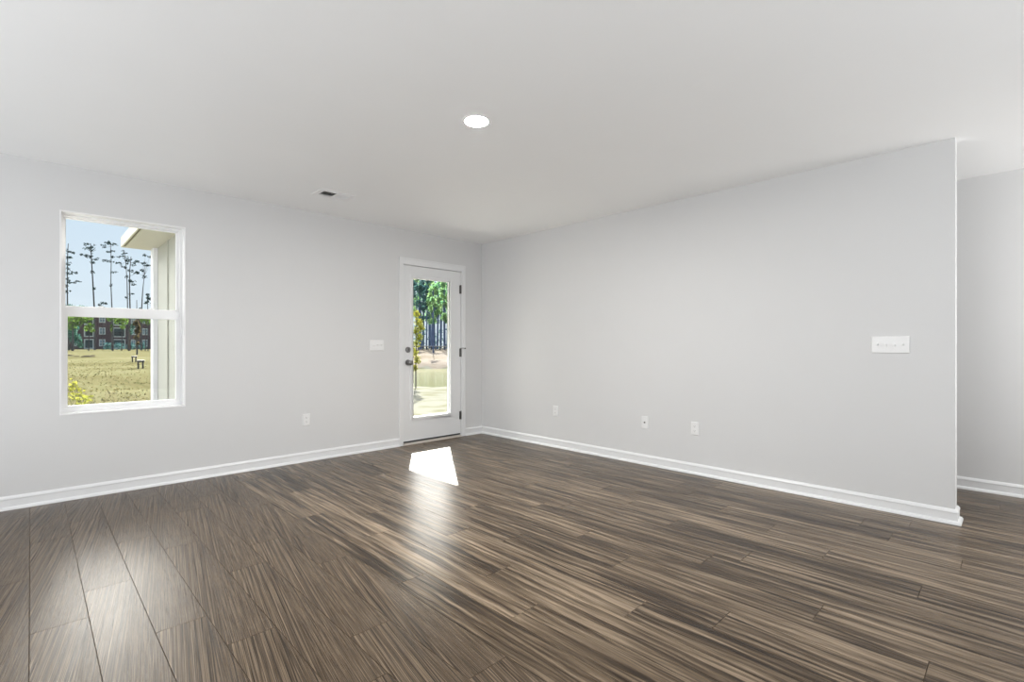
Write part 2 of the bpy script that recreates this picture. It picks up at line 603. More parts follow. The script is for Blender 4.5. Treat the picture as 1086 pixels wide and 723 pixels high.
def sweep(path, prof, side=1, closed_ends=True):
    """profile (distance out from the wall, height) swept along a floor polyline with mitred corners"""
    mb = MB()
    n = len(prof)
    P = [Vector((p[0], p[1], 0)) for p in path]
    vs = []
    for i, p in enumerate(P):
        ns = []
        if i > 0:
            d = (P[i] - P[i - 1]).normalized()
            ns.append(Vector((-d.y, d.x, 0)) * side)
        if i < len(P) - 1:
            d = (P[i + 1] - P[i]).normalized()
            ns.append(Vector((-d.y, d.x, 0)) * side)
        m = sum(ns, Vector((0, 0, 0))).normalized()
        m = m / max(0.2, m.dot(ns[0]))
        for (o_, z_) in prof:
            vs.append((p.x + m.x * o_, p.y + m.y * o_, z_))
    fs = []
    for i in range(len(P) - 1):
        for k in range(n):
            k2 = (k + 1) % n
            fs.append((i * n + k, i * n + k2, (i + 1) * n + k2, (i + 1) * n + k))
    fs.append(tuple(range(n)))
    fs.append(tuple((len(P) - 1) * n + k for k in range(n))[::-1])
    return mb.add(vs, fs)


# ------------------------------------------------------------------ room shell
ZC = 2.44
XW, YR = -7.2, -9.6            # unseen far sides of the room
T = 0.15                       # outside wall thickness
YE = -4.567                    # free end of the right wall
HX = 1.09                      # hall wall
WX0, WX1, WZ0, WZ1 = -4.028, -3.256, 0.622, 2.109      # window opening
DX0, DX1, DZ1 = -1.172, -0.343, 2.046                  # door opening


def struct(name, mb, m, label, cat, **k):
    return tag(mb.build(name, m, **k), label, cat, kind='structure')


wl = MB()
wl.box(XW - T, WX0, 0, T, 0, ZC)
wl.box(WX0, WX1, 0, T, 0, WZ0)
wl.box(WX0, WX1, 0, T, WZ1, ZC)
wl.box(WX1, DX0 - 0.02, 0, T, 0, ZC)
wl.box(DX0 - 0.02, DX1 + 0.02, 0, T, DZ1 + 0.02, ZC)
wl.box(DX1 + 0.02, HX + T, 0, T, 0, ZC)
struct('wall_left', wl, M['wall'], 'pale grey painted wall holding the window and the glazed door', 'wall')
struct('wall_right', MB().box(0, 0.115, YE, 0, 0, ZC), M['wall'], 'long blank pale grey wall on the right ending at the hall', 'wall')
struct('wall_hall', MB().box(HX, HX + T, YR, 0, 0, ZC), M['wall'], 'pale wall of the hall glimpsed past the right wall end', 'wall')
struct('wall_rear', MB().box(XW - T, HX + T, YR - T, YR, 0, ZC), M['wall'], 'pale grey wall behind the viewpoint', 'wall')
struct('wall_side', MB().box(XW - T, XW, YR, 0, 0, ZC), M['wall'], 'pale grey wall left of the viewpoint', 'wall')
VX0, VX1, VY0, VY1 = -2.440, -2.128, -0.785, -0.575        # ceiling register
VA0, VA3, VB0, VB1 = VX0 + 0.040, VX1 - 0.038, VY0 + 0.043, VY1 - 0.042
ce = MB()
ce.box(XW - T, VA0, YR - T, T, ZC, ZC + 0.12)
ce.box(VA3, HX + T, YR - T, T, ZC, ZC + 0.12)
ce.box(VA0, VA3, YR - T, VB0, ZC, ZC + 0.12)
ce.box(VA0, VA3, VB1, T, ZC, ZC + 0.12)
struct('ceiling', ce, M['ceil'], 'smooth white painted ceiling', 'ceiling')

# floor: every board its own face strip with a fine groove round it
PW, PL, G = 0.1767, 1.22, 0.0015
X0 = -4.182
ends = {0: -2.155, 1: -1.866, 2: -2.485, 3: -1.55, 4: -2.11, 5: -1.825, 6: -2.33, 7: -2.80, 8: -3.385, 9: -3.032,
        10: -2.482, 11: -3.993, 12: -3.402, 13: -3.035, 14: -3.70, 15: -2.61, 16: -3.31, 17: -2.9, 18: -3.78, 19: -2.2, 20: -3.1}
me = bpy.data.meshes.new('floor')
fv, ff, fuv, fr = [], [], [], []
rr_ = random.Random(3)
k0 = int(math.floor((XW - X0) / PW)) - 1
k1 = int(math.ceil((HX + T - X0) / PW)) + 1
for k in range(k0, k1):
    xa, xb = X0 + k * PW, X0 + (k + 1) * PW
    xa_, xb_ = max(xa, XW - T), min(xb, HX + T)
    if xb_ - xa_ < 0.004:
        continue
    ye = ends.get(k, rr_.uniform(-PL, 0))
    ys = []
    y = ye
    while y < T:
        y += PL
    while y > YR - T - PL:
        ys.append(y)
        y -= PL
    for j in range(len(ys) - 1):
        ya, yb = max(ys[j + 1], YR - T), min(ys[j], T)
        if yb - ya < 0.004:
            continue
        rnd = (rr_.random(), rr_.random(), rr_.random())
        o = len(fv)
        fv += [(xa_, ya, -0.0022), (xb_, ya, -0.0022), (xb_, yb, -0.0022), (xa_, yb, -0.0022),
               (xa_ + G, ya + G, 0), (xb_ - G, ya + G, 0), (xb_ - G, yb - G, 0), (xa_ + G, yb - G, 0)]
        for q in ((4, 5, 6, 7), (0, 1, 5, 4), (1, 2, 6, 5), (2, 3, 7, 6), (3, 0, 4, 7)):
            ff.append(tuple(o + i for i in q))
            fr.append(rnd)
        fuv += [(p[0] - xa, p[1] - ys[j]) for p in fv[o:o + 8]]
o = len(fv)
fv += [(XW - T, YR - T, -0.06), (HX + T, YR - T, -0.06), (HX + T, T, -0.06), (XW - T, T, -0.06)]
ff.append((o + 3, o + 2, o + 1, o)); fr.append((0.5, 0.5, 0.5)); fuv += [(0, 0)] * 4
me.from_pydata(fv, [], ff)
uvl = me.uv_layers.new(name='plank')
ca = me.attributes.new('plank_random', 'FLOAT_COLOR', 'CORNER')
for pi, p in enumerate(me.polygons):
    for li in p.loop_indices:
        uvl.data[li].uv = fuv[me.loops[li].vertex_index]
        ca.data[li].color = (*fr[pi], 1)
me.materials.append(M['floor'])
me.update()
fo = bpy.data.objects.new('floor', me)
COL.objects.link(fo)
tag(fo, 'grey brown wood look plank floor', 'floor', kind='structure')

# baseboards with a shoe moulding
BASE = [(0, 0), (0, 0.092), (0.005, 0.0915), (0.010, 0.086), (0.015, 0.077), (0.016, 0.071), (0.013, 0.066), (0.013, 0.021),
        (0.019, 0.0195), (0.025, 0.015), (0.029, 0.008), (0.030, 0.0)]
struct('baseboard_left', sweep([(XW, 0), (DX0 - 0.054, 0)], BASE, side=-1), M['trim'], 'white baseboard under the window, left of the door', 'baseboard')
struct('baseboard_right', sweep([(DX1 + 0.059, 0), (0, 0), (0, YE), (0.115, YE), (0.115, -1.5)], BASE, side=-1), M['trim'],
       'white baseboard from the door round the corner and along the right wall', 'baseboard')
struct('baseboard_hall', sweep([(HX, 0), (HX, YR)], BASE, side=-1), M['trim'], 'white baseboard along the hall wall', 'baseboard')

# ------------------------------------------------------------------ window
win = empty('window_1', ((WX0 + WX1) / 2, 0, WZ0), 'white single hung window looking onto the lawn', 'window', kind='structure')


def ring(mb, x0, x1, z0, z1, y0, y1, wl_, wr_, wb_, wt_):
    mb.box(x0, x0 + wl_, y0, y1, z0, z1)
    mb.box(x1 - wr_, x1, y0, y1, z0, z1)
    mb.box(x0 + wl_, x1 - wr_, y0, y1, z0, z0 + wb_)
    mb.box(x0 + wl_, x1 - wr_, y0, y1, z1 - wt_, z1)
    return mb


# jamb liner, its front edge stands a hair proud of the wall
ring(MB(), WX0 - 0.001, WX1 + 0.001, WZ0 - 0.001, WZ1 + 0.001, -0.004, 0.10, 0.009, 0.009, 0.009, 0.009).build('jamb_liner', M['vinyl'], win)
ring(MB(), WX0 + 0.004, WX1 - 0.004, WZ0 + 0.004, WZ1 - 0.004, 0.088, T + 0.02, 0.020, 0.020, 0.03, 0.016).build('window_frame', M['vinyl'], win, bevel=0.003)
sU = ring(MB(), WX0 + 0.012, WX1 - 0.012, 1.385, WZ1 - 0.010, 0.135, 0.160, 0.024, 0.028, 0.04, 0.020).build('upper_sash', M['vinyl'], win, bevel=0.003)
sL = ring(MB(), WX0 + 0.012, WX1 - 0.012, WZ0 + 0.010, 1.410, 0.100, 0.134, 0.034, 0.036, 0.045, 0.066).build('lower_sash', M['vinyl'], win, bevel=0.003)
MB().box(WX0 + 0.033, WX1 - 0.037, 0.146, 0.150, 1.42, WZ1 - 0.027).build('pane', M['glass'], sU)
MB().box(WX0 + 0.043, WX1 - 0.045, 0.115, 0.119, WZ0 + 0.053, 1.347).build('pane', M['glass'], sL)
lk = MB()
for x in (-3.80, -3.48):
    lk.box(x - 0.022, x + 0.022, 0.098, 0.125, 1.409, 1.417)
    lk.lathe([(0.009, 0), (0.009, 0.012)], (x, 0.112, 1.416), 'z', 14)
    lk.box(x - 0.004, x + 0.028, 0.106, 0.116, 1.424, 1.430)
lk.build('sash_lock', M['vinyl'], sL)
MB().box(-3.72, -3.56, 0.094, 0.102, WZ0 + 0.040, WZ0 + 0.048).build('lift_rail', M['vinyl'], sL)

# ------------------------------------------------------------------ door
door = empty('door_1', ((DX0 + DX1) / 2, 0, 0), 'white full lite patio door in the back corner', 'door', kind='structure')
jb = MB()
jb.box(DX0 - 0.02, DX0, -0.002, T, 0, DZ1 + 0.02)
jb.box(DX1, DX1 + 0.02, -0.002, T, 0, DZ1 + 0.02)
jb.box(DX0, DX1, -0.002, T, DZ1, DZ1 + 0.02)
jb.box(DX0, DX0 + 0.012, 0.052, T, 0.03, DZ1)      # stops
jb.box(DX1 - 0.012, DX1, 0.052, T, 0.03, DZ1)
jb.box(DX0 + 0.012, DX1 - 0.012, 0.052, T, DZ1 - 0.012, DZ1)
jb.build('door_frame', M['trim'], door)
SX0, SX1, SZ0, SZ1 = DX0 + 0.005, DX1 - 0.006, 0.040, DZ1 - 0.006
LX0, LX1, LZ0, LZ1 = -1.066, -0.482, 0.283, 1.927      # hole for the lite
sl = ring(MB(), SX0, SX1, SZ0, SZ1, 0.004, 0.048, LX0 - SX0, SX1 - LX1, LZ0 - SZ0, SZ1 - LZ1)
slab = sl.build('door_slab', M['door'], door)
lf = MB()
for (y0, y1) in ((-0.006, 0.012), (0.040, 0.058)):
    ring(lf, LX0 - 0.012, LX1 + 0.012, LZ0 - 0.012, LZ1 + 0.012, y0, y1, 0.036, 0.036, 0.036, 0.036)
lf.build('lite_frame', M['door'], slab, bevel=0.005)
MB().box(LX0, LX1, 0.020, 0.032, LZ0, LZ1).build('glass_lite', M['glass'], slab)
MB().box(SX0 + 0.002, SX1 - 0.002, 0.006, 0.044, 0.024, 0.0405).build('door_sweep', M['rubber'], slab)
th = MB()
th.add([(DX0, -0.018, 0), (DX1, -0.018, 0), (DX1, -0.014, 0.012), (DX0, -0.014, 0.012), (DX1, 0.01, 0.022), (DX0, 0.01, 0.022),
        (DX1, T, 0.022), (DX0, T, 0.022), (DX1, T, 0), (DX0, T, 0)],
       [(0, 1, 2, 3), (3, 2, 4, 5), (5, 4, 6, 7), (7, 6, 8, 9), (9, 8, 1, 0), (0, 3, 5, 7, 9), (1, 8, 6, 4, 2)])
th.build('threshold', M['sill'], door)
# casing: flat board with a back band
cs = MB()
cz = 2.122
for (xa, xb, za, zb) in ((DX0 - 0.054, DX0 - 0.003, 0, cz), (DX1 + 0.003, DX1 + 0.060, 0, cz), (DX0 - 0.003, DX1 + 0.003, DZ1 + 0.003, cz)):
    cs.box(xa, xb, -0.013, 0.0, za, zb)
cs.box(DX0 - 0.054, DX0 - 0.040, -0.018, -0.012, 0, cz)
cs.box(DX1 + 0.046, DX1 + 0.060, -0.018, -0.012, 0, cz)
cs.box(DX0 - 0.040, DX1 + 0.046, -0.018, -0.012, cz - 0.016, cz)
struct('trim_1', cs, M['trim'], 'white casing around the patio door', 'trim', bevel=0.002)
# hinges
for (za, zb) in ((1.773, 1.878), (0.99, 1.092), (0.212, 0.312)):
    h = MB()
    xk = DX1 - 0.003
    h.lathe([(0.0065, za), (0.0065, zb)], (xk, -0.006, 0), 'z', 14)
    h.lathe([(0.0045, zb), (0.0045, zb + 0.004), (0.002, zb + 0.006)], (xk, -0.006, 0), 'z', 12)
    h.box(xk - 0.020, xk, -0.001, 0.0055, za, zb)
    h.box(xk, xk + 0.004, -0.004, 0.001, za, zb)
    h.build('hinge', M['bronze'], door)
# hinge pin door stop on the middle hinge
hs = MB()
hs.tube([(DX1 + 0.004, -0.010, 1.096), (DX1 + 0.018, -0.030, 1.096), (DX1 + 0.030, -0.045, 1.094)], [0.003, 0.003, 0.003], 8)
hs.lathe([(0.008, -0.004), (0.008, 0.004)], (DX1 + 0.032, -0.047, 1.094), 'x', 14)
hs.lathe([(0.0075, 1.093), (0.0075, 1.099)], (DX1 - 0.003, -0.006, 0), 'z', 14)
hs.build('door_stop', M['bronze'], door)


def lock(z, knob):
    b = MB()
    x = -1.108
    if knob:
        b.lathe([(0.033, 0.004), (0.033, -0.004), (0.029, -0.010), (0.013, -0.012), (0.012, -0.030), (0.018, -0.038), (0.0265, -0.046),
                 (0.0285, -0.056), (0.026, -0.066), (0.018, -0.071), (0.004, -0.072)], (x, 0, z), 'y', 32)
        o_ = b.build('door_knob', M['nickel'], slab, smooth=True)
    else:
        b.lathe([(0.032, 0.004), (0.032, -0.008), (0.027, -0.014), (0.012, -0.015), (0.011, -0.022)], (x, 0, z), 'y', 32)
        b.box(x - 0.0045, x + 0.0045, -0.034, -0.020, z - 0.017, z + 0.017)
        o_ = b.build('deadbolt', M['nickel'], slab, smooth=True)
    return o_


lock(1.080, False)
lock(0.935, True)
MB().box(DX0 - 0.004, DX0 + 0.002, -0.003, 0.03, 0.90, 0.97).build('strike_plate', M['nickel'], door)


# ------------------------------------------------------------------ wall plates (local frame: plate faces -y, up is z)
def plate_mb(wd, ht):
    b = MB()
    d = 0.0075
    b.add([(-wd / 2, 0, -ht / 2), (wd / 2, 0, -ht / 2), (wd / 2, 0, ht / 2), (-wd / 2, 0, ht / 2),
           (-wd / 2, -0.003, -ht / 2), (wd / 2, -0.003, -ht / 2), (wd / 2, -0.003, ht / 2), (-wd / 2, -0.003, ht / 2),
           (-wd / 2 + 0.004, -d, -ht / 2 + 0.004), (wd / 2 - 0.004, -d, -ht / 2 + 0.004), (wd / 2 - 0.004, -d, ht / 2 - 0.004),
           (-wd / 2 + 0.004, -d, ht / 2 - 0.004)],
          [(0, 1, 2, 3), (0, 1, 5, 4), (1, 2, 6, 5), (2, 3, 7, 6), (3, 0, 4, 7),
           (4, 5, 9, 8), (5, 6, 10, 9), (6, 7, 11, 10), (7, 4, 8, 11), (8, 9, 10, 11)])
    return b


def child(mb, name, m, parent, **k):
    return mb.build(name, m, parent, origin=(0, 0, 0), **k)


def screws(root, pts):
    for (x, z) in pts:
        s = MB().lathe([(0.0033, 0.0), (0.0033, -0.0015), (0.0015, -0.002)], (x, -0.0070, z), 'y', 12)
        child(s, 'screw', M['plastic'], root)


def switch(loc, rz, gangs, label):
    root = empty('light_switch', loc, label, 'light switch', 'toggle switch plates on the walls')
    root.rotation_euler = (0, 0, rz)
    child(plate_mb(0.072 + 0.046 * (gangs - 1), 0.1145), 'plate', M['plastic'], root)
    for g in range(gangs):
        x = (g - (gangs - 1) / 2) * 0.046
        c = MB().box(x - 0.0055, x + 0.0055, -0.0066, -0.004, -0.0125, 0.0125)
        child(c, 'toggle_slot', M['plastic'], root)
        up = -1 if (gangs == 3 and g == 0) or (gangs == 4 and g in (1, 2)) else 1
        t = MB()
        zt, zb = (0.012, -0.001) if up > 0 else (0.001, -0.012)
        t.add([(x - 0.0045, -0.005, -0.005), (x + 0.0045, -0.005, -0.005), (x + 0.0045, -0.005, 0.005), (x - 0.0045, -0.005, 0.005),
               (x - 0.0036, -0.021, zb), (x + 0.0036, -0.021, zb), (x + 0.0036, -0.019, zt), (x - 0.0036, -0.019, zt)],
              [(0, 1, 2, 3), (4, 5, 6, 7), (0, 1, 5, 4), (1, 2, 6, 5), (2, 3, 7, 6), (3, 0, 4, 7)])
        child(t, 'toggle', M['plastic'], root)
        screws(root, [(x, 0.030), (x, -0.030)])
    return root


switch((-1.497, 0, 1.131), 0, 3, 'white three toggle switch plate on the wall left of the patio door')
switch((0, -4.238, 1.132), -math.pi / 2, 4, 'white four toggle switch plate near the free end of the right wall')


def outlet(label):
    root = empty('wall_outlet', (0, 0, 0), label, 'outlet', 'duplex outlets low on the walls')
    child(plate_mb(0.071, 0.1145), 'plate', M['plastic'], root)
    for zc_ in (0.0195, -0.0195):
        fc = MB()
        n = 20
        ring_ = []
        for k in range(n):
            a = 2 * math.pi * k / n
            ring_.append((0.0172 * math.cos(a), max(-0.0125, min(0.0125, 0.0172 * math.sin(a)))))
        fc.add([(p, -0.005, zc_ + q) for p, q in ring_] + [(p * 0.96, -0.0085, zc_ + q * 0.96) for p, q in ring_],
               [tuple(range(n, 2 * n))] + [(k, (k + 1) % n, n + (k + 1) % n, n + k) for k in range(n)])
        f_ = child(fc, 'receptacle', M['plastic'], root)
        s = MB()
        s.box(-0.0075, -0.0055, -0.0088, -0.0080, zc_ - 0.002, zc_ + 0.007)
        s.box(0.0055, 0.0072, -0.0088, -0.0080, zc_ - 0.001, zc_ + 0.0065)
        s.lathe([(0.0024, -0.0080), (0.0024, -0.0088)], (0, 0, zc_ - 0.0065), 'y', 12)
        child(s, 'slot', M['slot'], f_)
    screws(root, [(0, 0)])
    return root


def copy_tree(o, parent=None):
    c = o.copy()
    COL.objects.link(c)
    if parent is not None:
        c.parent = parent
    for ch in list(o.children):
        copy_tree(ch, c)
    return c


out0 = outlet('white duplex outlet on the window wall, between window and door')
out0.location = (-2.256, 0, 0.405)
for (loc, lab) in (((0, -1.255, 0.402), 'white duplex outlet on the right wall nearest the room corner'),
                   ((0, -2.863, 0.398), 'white duplex outlet on the right wall, furthest from the door')):
    c = copy_tree(out0)
    c.location = loc
    c.rotation_euler = (0, 0, -math.pi / 2)
    c['label'] = lab
cx = empty('cable_plate', (0, -2.370, 0.398), 'white cable wall plate with one dark centre jack, on the right wall between outlets', 'wall plate')
cx.rotation_euler = (0, 0, -math.pi / 2)
child(plate_mb(0.071, 0.1145), 'plate', M['plastic'], cx)
j = MB()
j.lathe([(0.0085, -0.005), (0.0085, -0.008), (0.0048, -0.008), (0.0048, -0.018)], (0, 0, 0), 'y', 6)
child(j, 'jack', M['bronze'], cx)
screws(cx, [(0, 0.042), (0, -0.042)])

# ------------------------------------------------------------------ ceiling light
LXC, LYC = -2.310, -2.629
cl = empty('ceiling_light', (LXC, LYC, ZC), 'round white recessed ceiling light, switched on', 'ceiling light')
MB().lathe([(0.066, -0.0035), (0.070, -0.006), (0.082, -0.0045), (0.086, 0.0)], (LXC, LYC, ZC), 'z', 64, (False, False)).build('trim_ring', M['vinyl'], cl, smooth=True)
MB().lathe([(0.0665, -0.0030), (0.040, -0.0040), (0.010, -0.0042), (0.001, -0.0042)], (LXC, LYC, ZC), 'z', 64, (False, True)).build('lens', M['led'], cl, smooth=True)

# ------------------------------------------------------------------ ceiling vent: two banks of louvres facing opposite ways
vx0, vx1, vy0, vy1 = VX0, VX1, VY0, VY1
vent = empty('ceiling_vent', ((vx0 + vx1) / 2, (vy0 + vy1) / 2, ZC), 'white two way ceiling air register with one dark louvre bank', 'ceiling vent')
vf = MB()
a0, a1, a2, a3, b0, b1 = VA0, -2.286, -2.268, VA3, VB0, VB1
z0, z1 = ZC - 0.006, ZC
vf.box(vx0, a0 + 0.001, vy0, vy1, z0, z1)
vf.box(a3 - 0.001, vx1, vy0, vy1, z0, z1)
vf.box(a0, a3, vy0, b0 + 0.001, z0, z1)
vf.box(a0, a3, b1 - 0.001, vy1, z0, z1)
vf.box(a1, a2, b0, b1, z0, z1)
vf.build('vent_frame', M['vinyl'], vent, bevel=0.0025)
db = MB()
for (xa, xb, ya, yb, za, zb) in ((a0, a0 + .002, b0, b1, ZC + .006, ZC + .119), (a3 - .002, a3, b0, b1, ZC + .006, ZC + .119), (a0, a3, b0, b0 + .002, ZC + .006, ZC + .119),
                                 (a0, a3, b1 - .002, b1, ZC + .006, ZC + .119), (a0, a3, b0, b1, ZC + .117, ZC + .119)):
    db.box(xa, xb, ya, yb, za, zb)
db.build('duct', M['galv'], vent)
for (xa, xb, s_) in ((a0, a1, 1), (a2, a3, -1)):
    nl = 7
    for q in range(nl):
        xc = xa + (q + 0.5) * (xb - xa) / nl
        hw = (xb - xa) / nl * (0.55 if s_ > 0 else 0.30) * s_
        p0, p1 = (xc - hw, ZC - 0.005), (xc + hw, ZC + 0.006)
        th_ = 0.0008
        lv = MB()
        lv.add([(p0[0], b0, p0[1]), (p1[0], b0, p1[1]), (p1[0] + th_, b0, p1[1]), (p0[0] + th_, b0, p0[1]),
                (p0[0], b1, p0[1]), (p1[0], b1, p1[1]), (p1[0] + th_, b1, p1[1]), (p0[0] + th_, b1, p0[1])],
               [(0, 1, 2, 3), (4, 5, 6, 7), (0, 1, 5, 4), (1, 2, 6, 5), (2, 3, 7, 6), (3, 0, 4, 7)])
        lv.build('louvre', M['vinyl'], vent)

# ------------------------------------------------------------------ outside: porch
PX, PY = -3.15, 2.18
EZ = 2.24
pw = MB()
nb = 15
pw.box(PX + 0.01, PX + 0.12, T, PY - 0.14, -0.2, EZ)
porch = empty('porch_wall', (PX, T, -0.2), 'cream panelled porch side wall outside the window', 'porch wall', kind='structure')
pw.build('siding', M['siding'], porch)
bt_ = MB()
for q in range(3):
    y_ = 0.45 + q * 0.47
    bt_.box(PX - 0.004, PX + 0.012, y_, y_ + 0.035, -0.2, EZ)
bt_.build('batten', M['siding'], porch)
pc = MB()
pc.box(PX - 0.035, PX + 0.15, PY - 0.16, PY, -0.2, EZ)
tag(pc.build('porch_column', M['extwhite'], bevel=0.008), 'square white porch post at the outer end of the porch wall', 'porch post')
rf = empty('porch_roof', (-1.5, T, EZ), 'porch roof with cream soffit and fascia outside the window', 'roof', kind='structure')
XE = 0.44
MB().box(-3.415, XE, T, PY + 0.03, EZ, EZ + 0.03).build('soffit', M['soffit'], rf)
fa = MB()
fa.box(-3.452, -3.436, T, PY + 0.03, EZ - 0.002, EZ + 0.105)
fa.box(-3.452, XE, PY + 0.03, PY + 0.05, EZ - 0.002, EZ + 0.105)
fa.build('fascia_board', M['soffit'], rf)
MB().box(-3.436, -3.415, T, PY + 0.03, EZ + 0.012, EZ + 0.05).build('groove_shade', M['fascia'], rf)  # dark strip standing for the shaded gap behind the edge board
MB().box(-3.44, XE, T, PY + 0.03, EZ + 0.03, EZ + 0.10).build('roof_deck', M['shingle'], rf)
struct('porch_slab', MB().box(PX - 0.04, XE, T, PY + 0.1, -0.25, -0.06), M['concrete'], 'pale concrete slab outside the patio door', 'slab')


struct('reflector_bed', MB().box(-7.2, PX - 0.045, T, 6.0, -0.3, -0.12), M['reflector'], 'pale gravel bed added unseen along the house to bounce light indoors', 'reflector')  # added below the sill line, unseen, to bounce sunlight through the window


# ------------------------------------------------------------------ outside: ground, pond
def smooth(a, b, x):
    t = max(0.0, min(1.0, (x - a) / (b - a)))
    return t * t * (3 - 2 * t)


def dirc(x, y):
    """forward depth and sideways slope of a ground point, measured from the room"""
    d = Vector((x - CX, y - CY, 0))
    return d.dot(FW), d.dot(RT)


PD = Vector((0.57, 0.82, 0))          # the pond lies out past the patio door
PO = Vector((-1.0, 0.0, 0))


def gz(x, y):
    d = Vector((x, y, 0)) - PO
    s, q = d.dot(PD), d.x * PD.y - d.y * PD.x       # along / across the pond axis
    base = -0.20 + 0.0040 * max(0, y)
    near = smooth(10.3, 12.5, s)
    far = smooth(29.0, 47.0, s)
    lat = 1 - smooth(13.0, 19.0, abs(q - 6))
    hole = near * (1 - smooth(28.0, 31.0, s)) * lat
    z = base - hole * 0.75
    z += far * 0.75 * lat
    return z


gx = []
v_ = -60.0
nx, ny = 150, 150
xs = [-70 + 190 * i / nx for i in range(nx + 1)]
ys = [T + 0.0 + 240 * (i / ny) ** 2.0 for i in range(ny + 1)]
g = MB()
g.v = [(x, y, gz(x, y)) for y in ys for x in xs]
g.f = [(j_ * (nx + 1) + i, j_ * (nx + 1) + i + 1, (j_ + 1) * (nx + 1) + i + 1, (j_ + 1) * (nx + 1) + i) for j_ in range(ny) for i in range(nx)]
lawn = g.build('lawn_ground', M['lawn'], smooth=True)
tag(lawn, 'dry patchy lawn outside the window and door', 'lawn', kind='structure')
lawn.data.materials.append(M['bank'])
for p in lawn.data.polygons:
    c = p.center
    d = Vector((c.x, c.y, 0)) - PO
    if d.dot(PD) > 29.3 and d.dot(PD) < 58 and abs(d.x * PD.y - d.y * PD.x - 6) < 20:
        p.material_index = 1
po = MB()
c0 = PO + PD * 20.5
ax = Vector((PD.y, -PD.x, 0))
ctr = c0 + ax * 6
npd = 40
po.add([(ctr + ax * 22 * math.cos(2 * math.pi * k / npd) + PD * 12 * math.sin(2 * math.pi * k / npd) + Vector((0, 0, -0.50))) for k in range(npd)], [tuple(range(npd))])
pond = po.build('pond', M['water'])
tag(pond, 'still yellow green pond seen through the patio door', 'pond', kind='structure')


# ------------------------------------------------------------------ trees
def on_ground(u, depth):
    p = at(u, HOR, depth)
    return Vector((p.x, p.y, gz(p.x, p.y)))


def pine(u, depth, trunk_uv, clumps, label, rad=0.13, leaf='pine_leaf', group='tall thin pines beyond the lawn', name='pine_tree', bark='trunk', dens=9):
    b = on_ground(u, depth)
    root = empty(name, b, label, 'tree', group)
    pts = [b] + [at(a, v, depth) for a, v in trunk_uv]
    tr = MB().tube(pts, [rad * (1 - 0.65 * i / (len(pts) - 1)) for i in range(len(pts))], 7)
    cr = MB()
    px = depth / FPX
    for (a, v, ru, rv) in clumps:
        c = at(a, v, depth)
        # a twig from the stem out to the clump
        best = None
        for i in range(len(pts) - 1):
            for q in range(5):
                pp = pts[i].lerp(pts[i + 1], q / 4)
                dd = (pp - c).length + max(0, pp.z - c.z) * 1.0
                if best is None or dd < best[0]:
                    best = (dd, pp)
        if best[0] > 0.4:
            tr.tube([best[1], best[1].lerp(c, 0.6) - Vector((0, 0, 0.15)), c], [rad * 0.22, rad * 0.14, rad * 0.06], 5)
        if group and 'pines' in group:
            for q in range(3 + int(ru)):            # little needle bunches scattered about the branch end
                c2 = c + Vector((random.uniform(-1, 1) * ru, random.uniform(-1, 1) * ru, random.uniform(-1, 1) * rv)) * px * 0.85
                cr.leaves(c2, (0.30, 0.30, 0.18), 11, 0.27)
        else:
            cr.leaves(c, (ru * px, ru * px, rv * px), int(dens * ru * rv) + 10, 0.34)
    tr.build('trunk', M[bark], root)
    cr.build('crown', M[leaf], root)
    return root


pine(71.5, 100, [(71.6, 330), (71.3, 300), (71.8, 266), (72.5, 258)],
     [(73, 266, 5, 3.2), (77, 268, 3, 1.2), (72, 273, 2.5, 1.6), (75.5, 273, 2, 1.2), (72, 280, 2.5, 1.5), (71, 285, 2.5, 1.5), (73.5, 290, 3, 1.3),
      (78, 289, 3, 0.7), (71, 296, 2.4, 1.6), (77, 299, 3.5, 1.5), (83, 298.5, 2.5, 0.8), (71, 303, 2.3, 1.5), (72, 309, 2.6, 1.2)],
     'tall pine with tufts down its stem at the left edge of the window', 0.14)
pine(100.5, 98, [(100, 328), (98.5, 300), (97.3, 280), (96.5, 262), (96, 258)],
     [(95, 259.5, 5, 2.6), (98, 263, 3.5, 2), (92, 263, 3, 1.6), (97, 267, 2.5, 2), (86, 269.5, 2.6, 0.8), (90, 271, 2.2, 0.8), (95, 272.5, 2.4, 1.2),
      (102.5, 274.5, 2.6, 1.0), (98.5, 278, 1.4, 1.2), (98, 288.5, 1.0, 1.0), (99.8, 306, 1.0, 1.2)],
     'tall thin pine with a round blue green crown, left of centre in the window', 0.15)
pine(118.5, 104, [(118.7, 328), (117.6, 300), (118, 275), (117, 257)],
     [(111, 261, 3, 1.8), (114, 258, 2.5, 1.3), (118, 257.5, 3.2, 1.5), (122, 259, 1.4, 0.8), (114.5, 267, 3.4, 1.3), (119, 266, 2, 1), (118, 273, 2, 1.8),
      (117.5, 277.5, 2.6, 1.5), (110.5, 276, 1.2, 1), (121, 288.5, 2.0, 0.8), (117.7, 302, 0.9, 1.2)],
     'tall thin pine with sparse flat tufts in the middle of the window', 0.12)
pine(135.5, 100, [(135.3, 328), (134.8, 300), (133.5, 278), (131.5, 265)],
     [(131.5, 268, 2, 2.6), (133, 273, 2, 2), (134.5, 276, 1.8, 1.8), (127, 279, 3, 1.3), (131, 283, 2.2, 1.4), (126, 272, 1.6, 1), (135, 293.5, 1.2, 1.2),
      (134.8, 316, 1.2, 1.0)],
     'left stem of the close pair of pines in the upper window', 0.11)
